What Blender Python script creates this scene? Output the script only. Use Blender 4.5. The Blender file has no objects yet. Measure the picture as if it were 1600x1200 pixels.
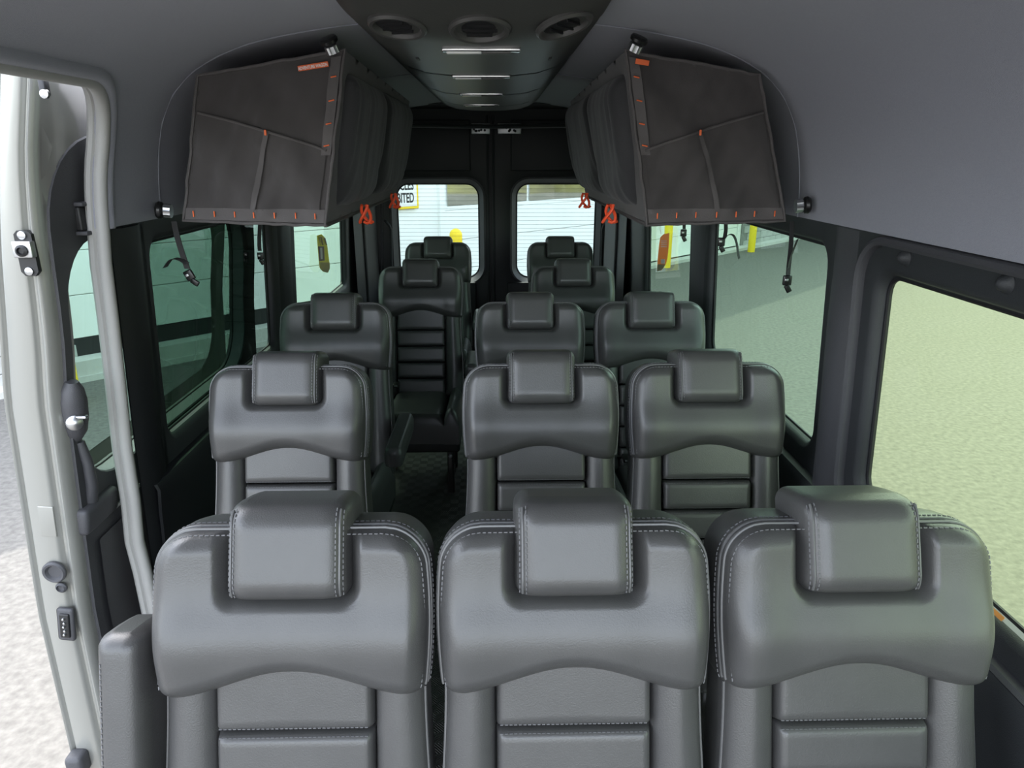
import bpy, bmesh, math, random
from mathutils import Vector, Matrix, Euler, noise
from mathutils.geometry import delaunay_2d_cdt
R = math.radians
random.seed(4)
SC = bpy.context.scene
COL = SC.collection

# ------------------------------------------------------------------ camera, sky, sun, exposure
F = 1110.0
CAM_Z = 1.76
PITCH, YAW = 17.97, 1.226
cd = bpy.data.cameras.new('camera'); cd.sensor_width = 36.0; cd.lens = F / 1600 * 36
cd.clip_start = 0.02; cd.clip_end = 500
cam = bpy.data.objects.new('camera', cd); COL.objects.link(cam)
cam.location = (0, 0, CAM_Z)
cam.rotation_euler = Euler((R(90 - PITCH), 0, R(-YAW)))
SC.camera = cam
CR = cam.rotation_euler.to_matrix()
def ray(u, v):
    return CR @ Vector(((u - 800) / F, -(v - 600) / F, -1))
def at(u, v, ax, val):
    d = ray(u, v); o = Vector((0, 0, CAM_Z))
    return o + d * ((val - o[ax]) / d[ax])

SUN_DIR = Vector((-.35, .937, 0)); SUN_EL = 54
w = bpy.data.worlds.new('sky'); SC.world = w; w.use_nodes = True
nt = w.node_tree; nt.nodes.clear()
sky = nt.nodes.new('ShaderNodeTexSky'); sky.sky_type = 'NISHITA'; sky.sun_disc = False
sky.sun_elevation = R(SUN_EL); sky.sun_rotation = math.atan2(SUN_DIR.x, SUN_DIR.y)
sky.dust_density = 2.0; sky.air_density = 1.0; sky.ozone_density = 0.6
bgn = nt.nodes.new('ShaderNodeBackground'); bgn.inputs[1].default_value = 0.46
out = nt.nodes.new('ShaderNodeOutputWorld')
hs_ = nt.nodes.new('ShaderNodeHueSaturation'); hs_.inputs['Saturation'].default_value = .40
nt.links.new(sky.outputs[0], hs_.inputs['Color']); nt.links.new(hs_.outputs[0], bgn.inputs[0]); nt.links.new(bgn.outputs[0], out.inputs[0])
sl = bpy.data.lights.new('sun', 'SUN'); sl.energy = 1.55; sl.angle = R(0.6); sl.color = (1, .95, .86)
so = bpy.data.objects.new('sun', sl); COL.objects.link(so); so.location = (-10, 14, 20)
sd = Vector((SUN_DIR.x * math.cos(R(SUN_EL)), SUN_DIR.y * math.cos(R(SUN_EL)), math.sin(R(SUN_EL))))
so.rotation_euler = sd.to_track_quat('Z', 'Y').to_euler()
SC.view_settings.view_transform = 'Standard'; SC.view_settings.look = 'None'
SC.view_settings.gamma = 1.0; SC.view_settings.use_curve_mapping = False
SC.view_settings.exposure = 1.75

# ------------------------------------------------------------------ materials
M = {}
def mat(name, col, rough=.5, metal=0, bump=0, bscale=200, spec=.5, var=0, vscale=8, coat=0, sheen=0, detail=2):
    m = bpy.data.materials.new(name); m.use_nodes = True
    n = m.node_tree; p = n.nodes['Principled BSDF']
    p.inputs['Base Color'].default_value = (*col, 1); p.inputs['Roughness'].default_value = rough
    p.inputs['Metallic'].default_value = metal; p.inputs['Specular IOR Level'].default_value = spec
    p.inputs['Coat Weight'].default_value = coat; p.inputs['Sheen Weight'].default_value = sheen
    if bump or var:
        tc = n.nodes.new('ShaderNodeTexCoord')
    if bump:
        t = n.nodes.new('ShaderNodeTexNoise'); t.inputs['Scale'].default_value = bscale; t.inputs['Detail'].default_value = detail
        b = n.nodes.new('ShaderNodeBump'); b.inputs['Strength'].default_value = bump; b.inputs['Distance'].default_value = .002
        n.links.new(tc.outputs['Object'], t.inputs['Vector']); n.links.new(t.outputs['Fac'], b.inputs['Height'])
        n.links.new(b.outputs['Normal'], p.inputs['Normal'])
    if var:
        t2 = n.nodes.new('ShaderNodeTexNoise'); t2.inputs['Scale'].default_value = vscale; t2.inputs['Detail'].default_value = 5
        r = n.nodes.new('ShaderNodeValToRGB')
        r.color_ramp.elements[0].position = .3; r.color_ramp.elements[1].position = .7
        r.color_ramp.elements[0].color = (*[c * (1 - var) for c in col], 1)
        r.color_ramp.elements[1].color = (*[min(1, c * (1 + var)) for c in col], 1)
        n.links.new(tc.outputs['Object'], t2.inputs['Vector']); n.links.new(t2.outputs['Fac'], r.inputs['Fac'])
        n.links.new(r.outputs['Color'], p.inputs['Base Color'])
    M[name] = m
    return m
mat('leather', (.066, .065, .064), .34, bump=.22, bscale=420, spec=.55, var=.05, vscale=14, detail=4)
mat('thread', (.14, .14, .145), .6)
mat('piping', (.10, .10, .10), .38, spec=.6)
mat('shell', (.018, .019, .020), .6, bump=.2, bscale=300)
mat('frame_black', (.012, .012, .013), .45)
mat('headliner', (.29, .295, .335), .95, bump=.5, bscale=900, spec=.15, var=.05, vscale=300, sheen=.2)
mat('trim_dark', (.028, .030, .033), .55, bump=.35, bscale=500, spec=.45)
mat('trim_black', (.012, .013, .015), .5, bump=.25, bscale=500)
mat('trim_grey', (.060, .060, .066), .55, bump=.35, bscale=500)
mat('rubber', (.40, .395, .38), .55, bump=.2, bscale=300)
mat('rubber_black', (.010, .010, .011), .6)
mat('paint', (.33, .33, .305), .28, metal=.35, coat=.5, spec=.5)
mat('chrome', (.75, .75, .74), .18, metal=1)
mat('steel', (.55, .56, .57), .35, metal=1)
mat('console', (.065, .066, .061), .42, bump=.2, bscale=400, spec=.5)
mat('vent', (.014, .014, .015), .5)
mat('ring', (.075, .073, .070), .38)
mat('lens', (.8, .8, .78), .25, spec=.6)
mat('bag', (.064, .058, .057), .82, bump=.6, bscale=900, spec=.3, sheen=.25, var=.12, vscale=6)
mat('webbing', (.100, .091, .090), .75, bump=.6, bscale=700)
mat('bag_mesh', (.026, .026, .028), .7, bump=.6, bscale=600, sheen=.2)
mat('orange', (.85, .16, .045), .6)
mat('cord', (1.0, .11, .035), .5)
mat('strap', (.030, .030, .031), .7, bump=.5, bscale=700)
mat('buckle', (.010, .010, .010), .3)
mat('ledge', (.50, .52, .47), .35)
mat('tag_orange', (.90, .42, .13), .5)
mat('tag_olive', (.62, .56, .14), .5)
mat('tag_cream', (.75, .68, .40), .5)
mat('white', (.82, .82, .80), .5)
mat('black_ink', (.015, .016, .018), .6)
mat('maroon', (.09, .02, .025), .5)
mat('yellow', (.85, .62, .02), .45, spec=.4)
mat('wall_white', (.80, .82, .80), .6, var=.03, vscale=2)
mat('block', (.36, .365, .35), .9, bump=.6, bscale=60, var=.12, vscale=6)
mat('mortar', (.22, .22, .21), .95)
mat('curb', (.50, .50, .47), .9, bump=.4, bscale=50, var=.08, vscale=5)
mat('mirror_glass', (.50, .52, .48), .03, metal=1)
mat('wire', (.05, .055, .05), .6)
mat('bank', (.16, .15, .055), .95, var=.55, vscale=.35)
mat('asphalt', (.125, .12, .111), .92, bump=1.0, bscale=38, var=.24, vscale=22, detail=6)
# a little large-scale unevenness on the asphalt
def translucent(name):   # thin printed card that lets daylight through
    n = M[name].node_tree; p = n.nodes['Principled BSDF']; o = [q for q in n.nodes if q.type == 'OUTPUT_MATERIAL'][0]
    t = n.nodes.new('ShaderNodeBsdfTranslucent'); t.inputs[0].default_value = p.inputs['Base Color'].default_value
    mx = n.nodes.new('ShaderNodeMixShader'); mx.inputs[0].default_value = .5
    n.links.new(p.outputs[0], mx.inputs[1]); n.links.new(t.outputs[0], mx.inputs[2]); n.links.new(mx.outputs[0], o.inputs[0])
for q_ in ('tag_orange', 'tag_olive', 'tag_cream'): translucent(q_)
def floor_mat():
    m = bpy.data.materials.new('van_floor'); m.use_nodes = True; n = m.node_tree; p = n.nodes['Principled BSDF']
    p.inputs['Base Color'].default_value = (.045, .046, .042, 1); p.inputs['Roughness'].default_value = .5
    tc = n.nodes.new('ShaderNodeTexCoord')
    w1 = n.nodes.new('ShaderNodeTexWave'); w1.wave_type = 'BANDS'; w1.bands_direction = 'DIAGONAL'; w1.inputs['Scale'].default_value = 70
    ck = n.nodes.new('ShaderNodeTexChecker'); ck.inputs['Scale'].default_value = 26
    mp = n.nodes.new('ShaderNodeMapping'); mp.inputs['Scale'].default_value = (1, -1, 1)
    w2 = n.nodes.new('ShaderNodeTexWave'); w2.wave_type = 'BANDS'; w2.bands_direction = 'DIAGONAL'; w2.inputs['Scale'].default_value = 70
    mx = n.nodes.new('ShaderNodeMix'); mx.data_type = 'FLOAT'
    b = n.nodes.new('ShaderNodeBump'); b.inputs['Strength'].default_value = .8; b.inputs['Distance'].default_value = .003
    L = n.links.new
    L(tc.outputs['Object'], w1.inputs['Vector']); L(tc.outputs['Object'], ck.inputs['Vector'])
    L(tc.outputs['Object'], mp.inputs['Vector']); L(mp.outputs[0], w2.inputs['Vector'])
    L(ck.outputs['Fac'], mx.inputs[0]); L(w1.outputs['Fac'], mx.inputs[2]); L(w2.outputs['Fac'], mx.inputs[3])
    L(mx.outputs[0], b.inputs['Height']); L(b.outputs[0], p.inputs['Normal'])
    M['van_floor'] = m
floor_mat()
def glass_mat(name, tint, refl=1.0):
    m = bpy.data.materials.new(name); m.use_nodes = True; n = m.node_tree; n.nodes.clear()
    o = n.nodes.new('ShaderNodeOutputMaterial'); t = n.nodes.new('ShaderNodeBsdfTransparent'); t.inputs[0].default_value = (*tint, 1)
    g = n.nodes.new('ShaderNodeBsdfGlossy'); g.inputs['Roughness'].default_value = .02; g.inputs[0].default_value = (1, 1, 1, 1)
    lw = n.nodes.new('ShaderNodeLayerWeight'); lw.inputs[0].default_value = .5
    pw_ = n.nodes.new('ShaderNodeMath'); pw_.operation = 'POWER'; pw_.inputs[1].default_value = 4.0
    fr = n.nodes.new('ShaderNodeMath'); fr.operation = 'MULTIPLY_ADD'; fr.inputs[1].default_value = .6 * refl; fr.inputs[2].default_value = .04 * refl
    n.links.new(lw.outputs['Facing'], pw_.inputs[0]); n.links.new(pw_.outputs[0], fr.inputs[0])
    mx = n.nodes.new('ShaderNodeMixShader')
    n.links.new(fr.outputs[0], mx.inputs[0]); n.links.new(t.outputs[0], mx.inputs[1]); n.links.new(g.outputs[0], mx.inputs[2])
    n.links.new(mx.outputs[0], o.inputs[0])
    M[name] = m
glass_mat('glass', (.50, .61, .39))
glass_mat('glass_door', (.33, .46, .38))
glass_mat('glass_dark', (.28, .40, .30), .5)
glass_mat('glass_rear', (.46, .53, .50))
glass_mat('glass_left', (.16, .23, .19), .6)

# ------------------------------------------------------------------ mesh helpers
def link(name, me, material, parent=None, smooth=38, recalc=True):
    o = bpy.data.objects.new(name, me); COL.objects.link(o)
    if name in ('stitching', 'heater_wires', 'holes', 'contact_pin', 'lettering'): o['kind'] = 'stuff'
    if material: me.materials.append(M[material])
    if parent is not None: o.parent = parent
    return o
def finish(me, smooth=38, recalc=True):
    if recalc:
        bm = bmesh.new(); bm.from_mesh(me)
        bmesh.ops.remove_doubles(bm, verts=bm.verts, dist=1e-6)
        bmesh.ops.recalc_face_normals(bm, faces=bm.faces)
        bm.to_mesh(me); bm.free()
    if smooth:
        me.shade_smooth(); me.set_sharp_from_angle(angle=R(smooth))
    me.update()
class MB:
    def __init__(s): s.v = []; s.f = []
    def add(s, vs, fs):
        b = len(s.v); s.v += [tuple(x) for x in vs]; s.f += [tuple(b + i for i in q) for q in fs]
    def box(s, c, d, rot=None):
        hx, hy, hz = d[0] / 2, d[1] / 2, d[2] / 2
        vs = [Vector((x, y, z)) for x in (-hx, hx) for y in (-hy, hy) for z in (-hz, hz)]
        if rot is not None: vs = [rot @ v for v in vs]
        s.add([v + Vector(c) for v in vs], [(0, 1, 3, 2), (4, 6, 7, 5), (0, 4, 5, 1), (2, 3, 7, 6), (0, 2, 6, 4), (1, 5, 7, 3)])
    def rbox(s, c, d, r=.01, rot=None, n=3):
        """rounded box"""
        bm = bmesh.new(); bmesh.ops.create_cube(bm, size=1)
        bmesh.ops.scale(bm, vec=Vector(d), verts=bm.verts)
        bmesh.ops.bevel(bm, geom=bm.edges[:], offset=r, segments=n, affect='EDGES', profile=.5)
        bm.verts.index_update()
        vs = [v.co.copy() for v in bm.verts]
        if rot is not None: vs = [rot @ v for v in vs]
        s.add([v + Vector(c) for v in vs], [tuple(v.index for v in f.verts) for f in bm.faces]); bm.free()
    def tube(s, pts, r, n=6, closed=False, flat=None):
        pts = [Vector(p) for p in pts]; N = len(pts); rings = []
        up0 = None
        for i, p in enumerate(pts):
            a = pts[i - 1] if (i or closed) else p; b = pts[(i + 1) % N] if (i < N - 1 or closed) else p
            t = (b - a)
            t = t.normalized() if t.length > 1e-9 else Vector((0, 0, 1))
            if up0 is None:
                up0 = Vector((0, 0, 1)) if abs(t.z) < .9 else Vector((0, 1, 0))
            x = t.cross(up0)
            if x.length < 1e-6: x = t.cross(Vector((1, 0, 0)))
            x.normalize(); y = x.cross(t).normalized(); up0 = y
            rr = r[i] if isinstance(r, (list, tuple)) else r
            ry = rr if flat is None else flat
            rings.append([p + x * rr * math.cos(6.28318 * k / n) + y * ry * math.sin(6.28318 * k / n) for k in range(n)])
        vs = [v for q in rings for v in q]; fs = []
        for i in range(N if closed else N - 1):
            j = (i + 1) % N
            for k in range(n):
                fs.append((i * n + k, i * n + (k + 1) % n, j * n + (k + 1) % n, j * n + k))
        if not closed:
            fs.append(tuple(range(n))); fs.append(tuple((N - 1) * n + k for k in range(n)))
        s.add(vs, fs)
    def lathe(s, prof, c, axis=(0, 0, 1), n=24, flute=0):
        q = Vector(axis).normalized().to_track_quat('Z', 'Y').to_matrix(); c = Vector(c)
        vs = []; fs = []; N = len(prof)
        for (r, h) in prof:
            for k in range(n):
                a = 6.28318 * k / n; rr = r * (1 - flute * (k % 2))
                vs.append(c + q @ Vector((rr * math.cos(a), rr * math.sin(a), h)))
        for i in range(N - 1):
            for k in range(n):
                fs.append((i * n + k, i * n + (k + 1) % n, (i + 1) * n + (k + 1) % n, (i + 1) * n + k))
        fs.append(tuple(range(n))); fs.append(tuple((N - 1) * n + k for k in range(n)))
        s.add(vs, fs)
    def grid(s, fn, nu, nv):
        vs = [fn(i / nu, j / nv) for j in range(nv + 1) for i in range(nu + 1)]
        fs = [(j * (nu + 1) + i, j * (nu + 1) + i + 1, (j + 1) * (nu + 1) + i + 1, (j + 1) * (nu + 1) + i) for j in range(nv) for i in range(nu)]
        s.add(vs, fs)
    def prism(s, poly, mp, n0, n1):
        """polygon in (a,b) mapped by mp(a,b,n), extruded n0..n1"""
        k = len(poly)
        s.add([mp(a, b, n0) for a, b in poly] + [mp(a, b, n1) for a, b in poly],
              [tuple(range(k)), tuple(range(2 * k - 1, k - 1, -1))] + [(i, (i + 1) % k, k + (i + 1) % k, k + i) for i in range(k)])
    def mesh(s, name, smooth=38, recalc=True):
        me = bpy.data.meshes.new(name); me.from_pydata(s.v, [], s.f); finish(me, smooth, recalc); return me
    def build(s, name, material, parent=None, smooth=38, recalc=True):
        return link(name, s.mesh(name, smooth, recalc), material, parent)
def empty(name, loc=(0, 0, 0), parent=None):
    o = bpy.data.objects.new(name, None); COL.objects.link(o); o.location = loc; o.empty_display_size = .1
    if parent is not None: o.parent = parent
    return o
def tag(o, label=None, cat=None, group=None, kind=None):
    if label: o['label'] = label
    if cat: o['category'] = cat
    if group: o['group'] = group
    if kind: o['kind'] = kind
    return o
def sub(p, q):   # world point -> local of an un-rotated root
    return Vector(p) - Vector(q)
def rrect(a0, a1, b0, b1, r, n=6):
    if not isinstance(r, (list, tuple)): r = [r] * 4
    pts = []
    for (ca, cb, s0, rr) in ((a1 - r[0], b0 + r[0], -90, r[0]), (a1 - r[1], b1 - r[1], 0, r[1]), (a0 + r[2], b1 - r[2], 90, r[2]), (a0 + r[3], b0 + r[3], 180, r[3])):
        for k in range(n + 1):
            t = R(s0 + 90 * k / n); pts.append((ca + rr * math.cos(t), cb + rr * math.sin(t)))
    return pts
def area2(p): return sum(p[i][0] * p[(i + 1) % len(p)][1] - p[(i + 1) % len(p)][0] * p[i][1] for i in range(len(p)))
def inside(p, poly):
    x, y = p; c = False; j = len(poly) - 1
    for i in range(len(poly)):
        if (poly[i][1] > y) != (poly[j][1] > y) and x < (poly[j][0] - poly[i][0]) * (y - poly[i][1]) / (poly[j][1] - poly[i][1]) + poly[i][0]: c = not c
        j = i
    return c
def densify(poly, step):
    o = []
    for i in range(len(poly)):
        a, b = poly[i], poly[(i + 1) % len(poly)]
        L = math.hypot(b[0] - a[0], b[1] - a[1])
        if L < 1e-7: continue
        k = max(1, int(L / step))
        for t in range(k): o.append((a[0] + (b[0] - a[0]) * t / k, a[1] + (b[1] - a[1]) * t / k))
    return o
def offset(poly, d):
    """d > 0 moves outwards"""
    s = 1 if area2(poly) > 0 else -1; N = len(poly); o = []
    for i in range(N):
        a, p, b = poly[i - 1], poly[i], poly[(i + 1) % N]
        e1 = Vector((p[0] - a[0], p[1] - a[1])); e2 = Vector((b[0] - p[0], b[1] - p[1]))
        e1 = e1.normalized() if e1.length > 1e-9 else e2.normalized(); e2 = e2.normalized() if e2.length > 1e-9 else e1
        nn = Vector((e1.y + e2.y, -e1.x - e2.x)) * s
        if nn.length < 1e-6: nn = Vector((e1.y, -e1.x)) * s
        nn.normalize(); m = max(.5, nn.dot(Vector((e1.y, -e1.x)) * s))
        o.append((p[0] + nn.x * d / m, p[1] + nn.y * d / m))
    return o
def sheet(mb, outer, holes, mp, dens=.1, rim_o=None, rim_h=None):
    """curved sheet: polygon with holes in (a,b), mapped by mp(a,b,off); rims = list of (into-hole / outward, off)"""
    outer = densify(outer, dens * .6); holes = [densify(h, dens * .6) for h in holes]
    pts = list(outer); edges = [(i, (i + 1) % len(outer)) for i in range(len(outer))]
    for h in holes:
        b = len(pts); pts += h; edges += [(b + i, b + (i + 1) % len(h)) for i in range(len(h))]
    bnd = list(pts)
    a0, a1 = min(p[0] for p in outer), max(p[0] for p in outer); b0, b1 = min(p[1] for p in outer), max(p[1] for p in outer)
    na, nb = max(1, round((a1 - a0) / dens)), max(1, round((b1 - b0) / dens))
    for i in range(1, na):
        for j in range(1, nb):
            p = (a0 + (a1 - a0) * i / na, b0 + (b1 - b0) * j / nb)
            if inside(p, outer) and not any(inside(p, h) for h in holes) and min((p[0] - q[0]) ** 2 + (p[1] - q[1]) ** 2 for q in bnd) > (dens * .35) ** 2:
                pts.append(p)
    vc, ve, vf, ov, oe, of = delaunay_2d_cdt([Vector(p) for p in pts], edges, [], 0, 1e-6)
    fs = []
    for f in vf:
        c = (sum(vc[i].x for i in f) / len(f), sum(vc[i].y for i in f) / len(f))
        if inside(c, outer) and not any(inside(c, h) for h in holes): fs.append(tuple(f))
    mb.add([mp(p.x, p.y, 0) for p in vc], fs)
    def rim(poly, prof, sgn):
        loops = [[mp(a, b, o) for a, b in offset(poly, sgn * e)] for e, o in [(0, 0)] + list(prof)]
        k = len(poly); vs = [v for l in loops for v in l]
        mb.add(vs, [(l * k + i, l * k + (i + 1) % k, (l + 1) * k + (i + 1) % k, (l + 1) * k + i) for l in range(len(loops) - 1) for i in range(k)])
    if rim_o: rim(outer, rim_o, 1)
    for h in holes:
        if rim_h: rim(h, rim_h, -1)
def edge_prof(d, r):
    t = max(0., min(1., d / r)); return math.sqrt(max(0., 1 - (1 - t) ** 2))
def sstep(a, b, x):
    t = max(0., min(1., (x - a) / (b - a))); return t * t * (3 - 2 * t)
def pillow(mb, xl, xr, b0, b1, mp, T, r, depth, nu=28, nv=24, archb=None, archt=None, extra=None, gus=.006, corner=0, lin=False):
    """stuffed panel: front surface swelling T above its outline, gusset running back by depth. returns outline loop as (a,b) list"""
    def cl(t): return t + (.5 - .5 * math.cos(math.pi * t) - t) * (.22 if lin else .45)
    rows = []
    def width(b):
        l, rr_ = xl(b), xr(b)
        if corner:
            dt = min(b - b0, b1 - b)
            if dt < corner:
                k = corner * (1 - math.sqrt(max(0, 1 - (1 - dt / corner) ** 2))); l += k; rr_ -= k
        return l, rr_
    vs = []; P = []
    for j in range(nv + 1):
        v = cl(cl(j / nv)); b = b0 + v * (b1 - b0); l, rr_ = width(b)
        for i in range(nu + 1):
            u = cl(cl(i / nu)); x = l + u * (rr_ - l); bb = b
            ab = archb(x) if archb else 0; atp = archt(x) if archt else 0
            bb = b + (1 - v) * ab + v * atp
            dx_ = min(x - l, rr_ - x); db_ = min(bb - b0 - ab, b1 + atp - bb); d = min(dx_, db_)
            if corner:
                l0, r0 = xl(b), xr(b)
                cx = min(x - l0, r0 - x); cb = min(bb - b0 - ab, b1 + atp - bb)
                if cx < corner and cb < corner:
                    d = corner - math.hypot(corner - cx, corner - cb)
            ep = edge_prof(max(0, dx_), r) * edge_prof(max(0, db_), r)
            n = T * ep + (extra(x, bb) * ep if extra else 0)
            P.append((x, bb)); vs.append(mp(x, bb, n))
    W = nu + 1
    fs = [(j * W + i, j * W + i + 1, (j + 1) * W + i + 1, (j + 1) * W + i) for j in range(nv) for i in range(nu)]
    loop = [i for i in range(W)] + [j * W + nu for j in range(1, nv + 1)] + [nv * W + i for i in range(nu - 1, -1, -1)] + [j * W for j in range(nv - 1, 0, -1)]
    poly = [P[i] for i in loop]; k = len(poly)
    base = len(vs)
    prof = [(gus * .7, -depth * .08), (gus, -depth * .22), (gus, -depth * .6), (gus * .3, -depth * .97), (-.012, -depth)]
    for (e, n) in prof:
        vs += [mp(a, b, n) for a, b in offset(poly, e)]
    def ring(l, i): return loop[i] if l == 0 else base + (l - 1) * k + i
    for l in range(len(prof)):
        for i in range(k):
            fs.append((ring(l, i), ring(l, (i + 1) % k), ring(l + 1, (i + 1) % k), ring(l + 1, i)))
    ca = sum(p[0] for p in poly) / k; cb = sum(p[1] for p in poly) / k
    vs.append(mp(ca, cb, -depth)); c = len(vs) - 1
    for i in range(k): fs.append((ring(len(prof), i), ring(len(prof), (i + 1) % k), c))
    mb.add(vs, fs)
    return poly
def dashes(mb, pts, step=.0085, ln=.0055, r=.0011):
    pts = [Vector(p) for p in pts]; acc = 0; nxt = 0
    for i in range(len(pts) - 1):
        a, b = pts[i], pts[i + 1]; L = (b - a).length
        if L < 1e-7: continue
        d = (b - a) / L
        while nxt < acc + L:
            p = a + d * (nxt - acc); x = d.orthogonal().normalized(); y = d.cross(x)
            q = p + d * ln
            mb.add([p + x * r, p + y * r, p - x * r, p - y * r, q + x * r, q + y * r, q - x * r, q - y * r],
                   [(0, 1, 5, 4), (1, 2, 6, 5), (2, 3, 7, 6), (3, 0, 4, 7)])
            nxt += step
        acc += L
def text_mesh(name, body, size, mtx, material, parent, depth=.001, align='RIGHT', sx=1.0):
    cu = bpy.data.curves.new(name, 'FONT'); cu.body = body; cu.size = size; cu.extrude = depth; cu.align_x = align; cu.offset = size * .022
    to = bpy.data.objects.new(name + '_tmp', cu); COL.objects.link(to)
    bpy.context.view_layer.update()
    me = bpy.data.meshes.new_from_object(to.evaluated_get(bpy.context.evaluated_depsgraph_get()))
    bpy.data.objects.remove(to); bpy.data.curves.remove(cu)
    me.transform(Matrix.Diagonal((sx, 1, 1, 1))); me.transform(mtx); me.materials.clear()
    me.name = name
    return link(name, me, material, parent)

# ------------------------------------------------------------------ the van's shell
XC = -.04                 # centre line of the van
FZ = .16                  # floor level
D_REAR = 5.45
def lerp_tab(tab, x):
    if x <= tab[0][0]: return tab[0][1]
    for (a, b), (c, d) in zip(tab, tab[1:]):
        if x <= c: return b + (d - b) * (x - a) / (c - a)
    return tab[-1][1]
WALL = [(-.05, .95), (.6, .968), (1.0, .955), (1.3, .94), (1.6, .925), (2.0, .90)]
def wall_mp(side):
    return lambda D, z, off: Vector((XC + side * (lerp_tab(WALL, z) + off), D, z))
HL = [(.918, 1.585), (.910, 1.66), (.895, 1.74), (.868, 1.83), (.82, 1.91), (.74, 1.975), (.60, 2.03), (.40, 2.065), (.20, 2.083), (0, 2.09)]
pts = [Vector((-x, z)) for x, z in HL] + [Vector((x, z)) for x, z in HL[-2::-1]]
HS = [0]
for a, b in zip(pts, pts[1:]): HS.append(HS[-1] + (b - a).length)
HLEN = HS[-1]
def hl_pt(s):
    s = max(0, min(HLEN, s))
    for i in range(len(HS) - 1):
        if s <= HS[i + 1] + 1e-9:
            t = (s - HS[i]) / (HS[i + 1] - HS[i])
            # Catmull-Rom for a smooth section
            p0 = pts[max(0, i - 1)]; p1 = pts[i]; p2 = pts[i + 1]; p3 = pts[min(len(pts) - 1, i + 2)]
            q = .5 * ((2 * p1) + (p2 - p0) * t + (2 * p0 - 5 * p1 + 4 * p2 - p3) * t * t + (3 * p1 - p0 - 3 * p2 + p3) * t ** 3)
            tn = (p2 - p1).normalized(); return q, Vector((-tn.y, tn.x))
def hl_mp(D, s, off):
    q, n = hl_pt(s); q = q + n * off
    return Vector((XC + q.x, D, q.y))
def hl_s(z):   # arc length on the left side for height z
    for i in range(200):
        if hl_pt(i * .005)[0].y >= z: return i * .005
    return 0

# floor
mb = MB(); mb.box((XC, 2.47, FZ - .02), (1.90, 5.94, .04)); fl = mb.build('floor', 'van_floor'); tag(fl, 'black ribbed vinyl floor of the van', kind='structure')

# ceiling: one moulded headliner with the sliding door opening cut out on the left
sd_ = hl_s(1.905); D_OPEN = 1.79; rc = .15
arc = [(D_OPEN - rc + rc * math.cos(R(90 - 90 * k / 8)), sd_ - rc + rc * math.sin(R(90 - 90 * k / 8))) for k in range(9)]
outer = [(-.5, sd_)] + arc + [(D_OPEN, 0), (5.0, 0), (5.0, HLEN), (-.5, HLEN)]
mb = MB(); sheet(mb, outer, [], hl_mp, .085, rim_o=[(.006, .002), (.010, .008), (.012, .03)])
ceil = mb.build('ceiling', 'headliner', smooth=60); tag(ceil, 'grey fabric headliner curving down to the windows', kind='structure')
# piping seams of the headliner hoops
for D0 in (2.10, 3.30):
    mb = MB(); mb.tube([hl_mp(D0 - .1 * math.sin(math.pi * s_ / HLEN) , s_, -.0015) for s_ in [HLEN * k / 60 for k in range(61)]], .0022, 5)
    mb.build('seam', 'headliner', ceil)
# outer roof so no daylight leaks in at the edges
mb = MB(); mb.grid(lambda u, v: hl_mp(-.5 + 6.1 * v, HLEN * (.17 + .83 * u), .05), 30, 4); mb.build('roof_skin', 'paint', ceil)

# right wall with three windows, left wall with two
WIN_R = [(.12, 1.66, .915, 1.515, .07), (1.90, 3.03, .915, 1.545, .08), (3.31, 4.38, .915, 1.545, .07)]
WIN_L = [(2.02, 3.16, .915, 1.545, .07), (3.50, 4.74, .915, 1.545, .07)]
RIM = [(.004, .002), (.012, .006), (.018, .016), (.022, .034)]
mb = MB(); sheet(mb, [(-.5, 0), (5.45, 0), (5.45, 1.60), (-.5, 1.60)], [rrect(a, b, c, d, r) for a, b, c, d, r in WIN_R], wall_mp(1), .12, rim_h=RIM)
wr = mb.build('wall_right', 'trim_dark'); tag(wr, 'dark plastic side trim with three windows', kind='structure')
mb = MB(); sheet(mb, [(D_OPEN + .03, 0), (5.45, 0), (5.45, 1.60), (D_OPEN + .03, 1.60)], [rrect(a, b, c, d, r) for a, b, c, d, r in WIN_L], wall_mp(-1), .12, rim_h=RIM)
wl = mb.build('wall_left', 'trim_dark'); tag(wl, 'dark plastic side trim behind the sliding door opening', kind='structure')

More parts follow.
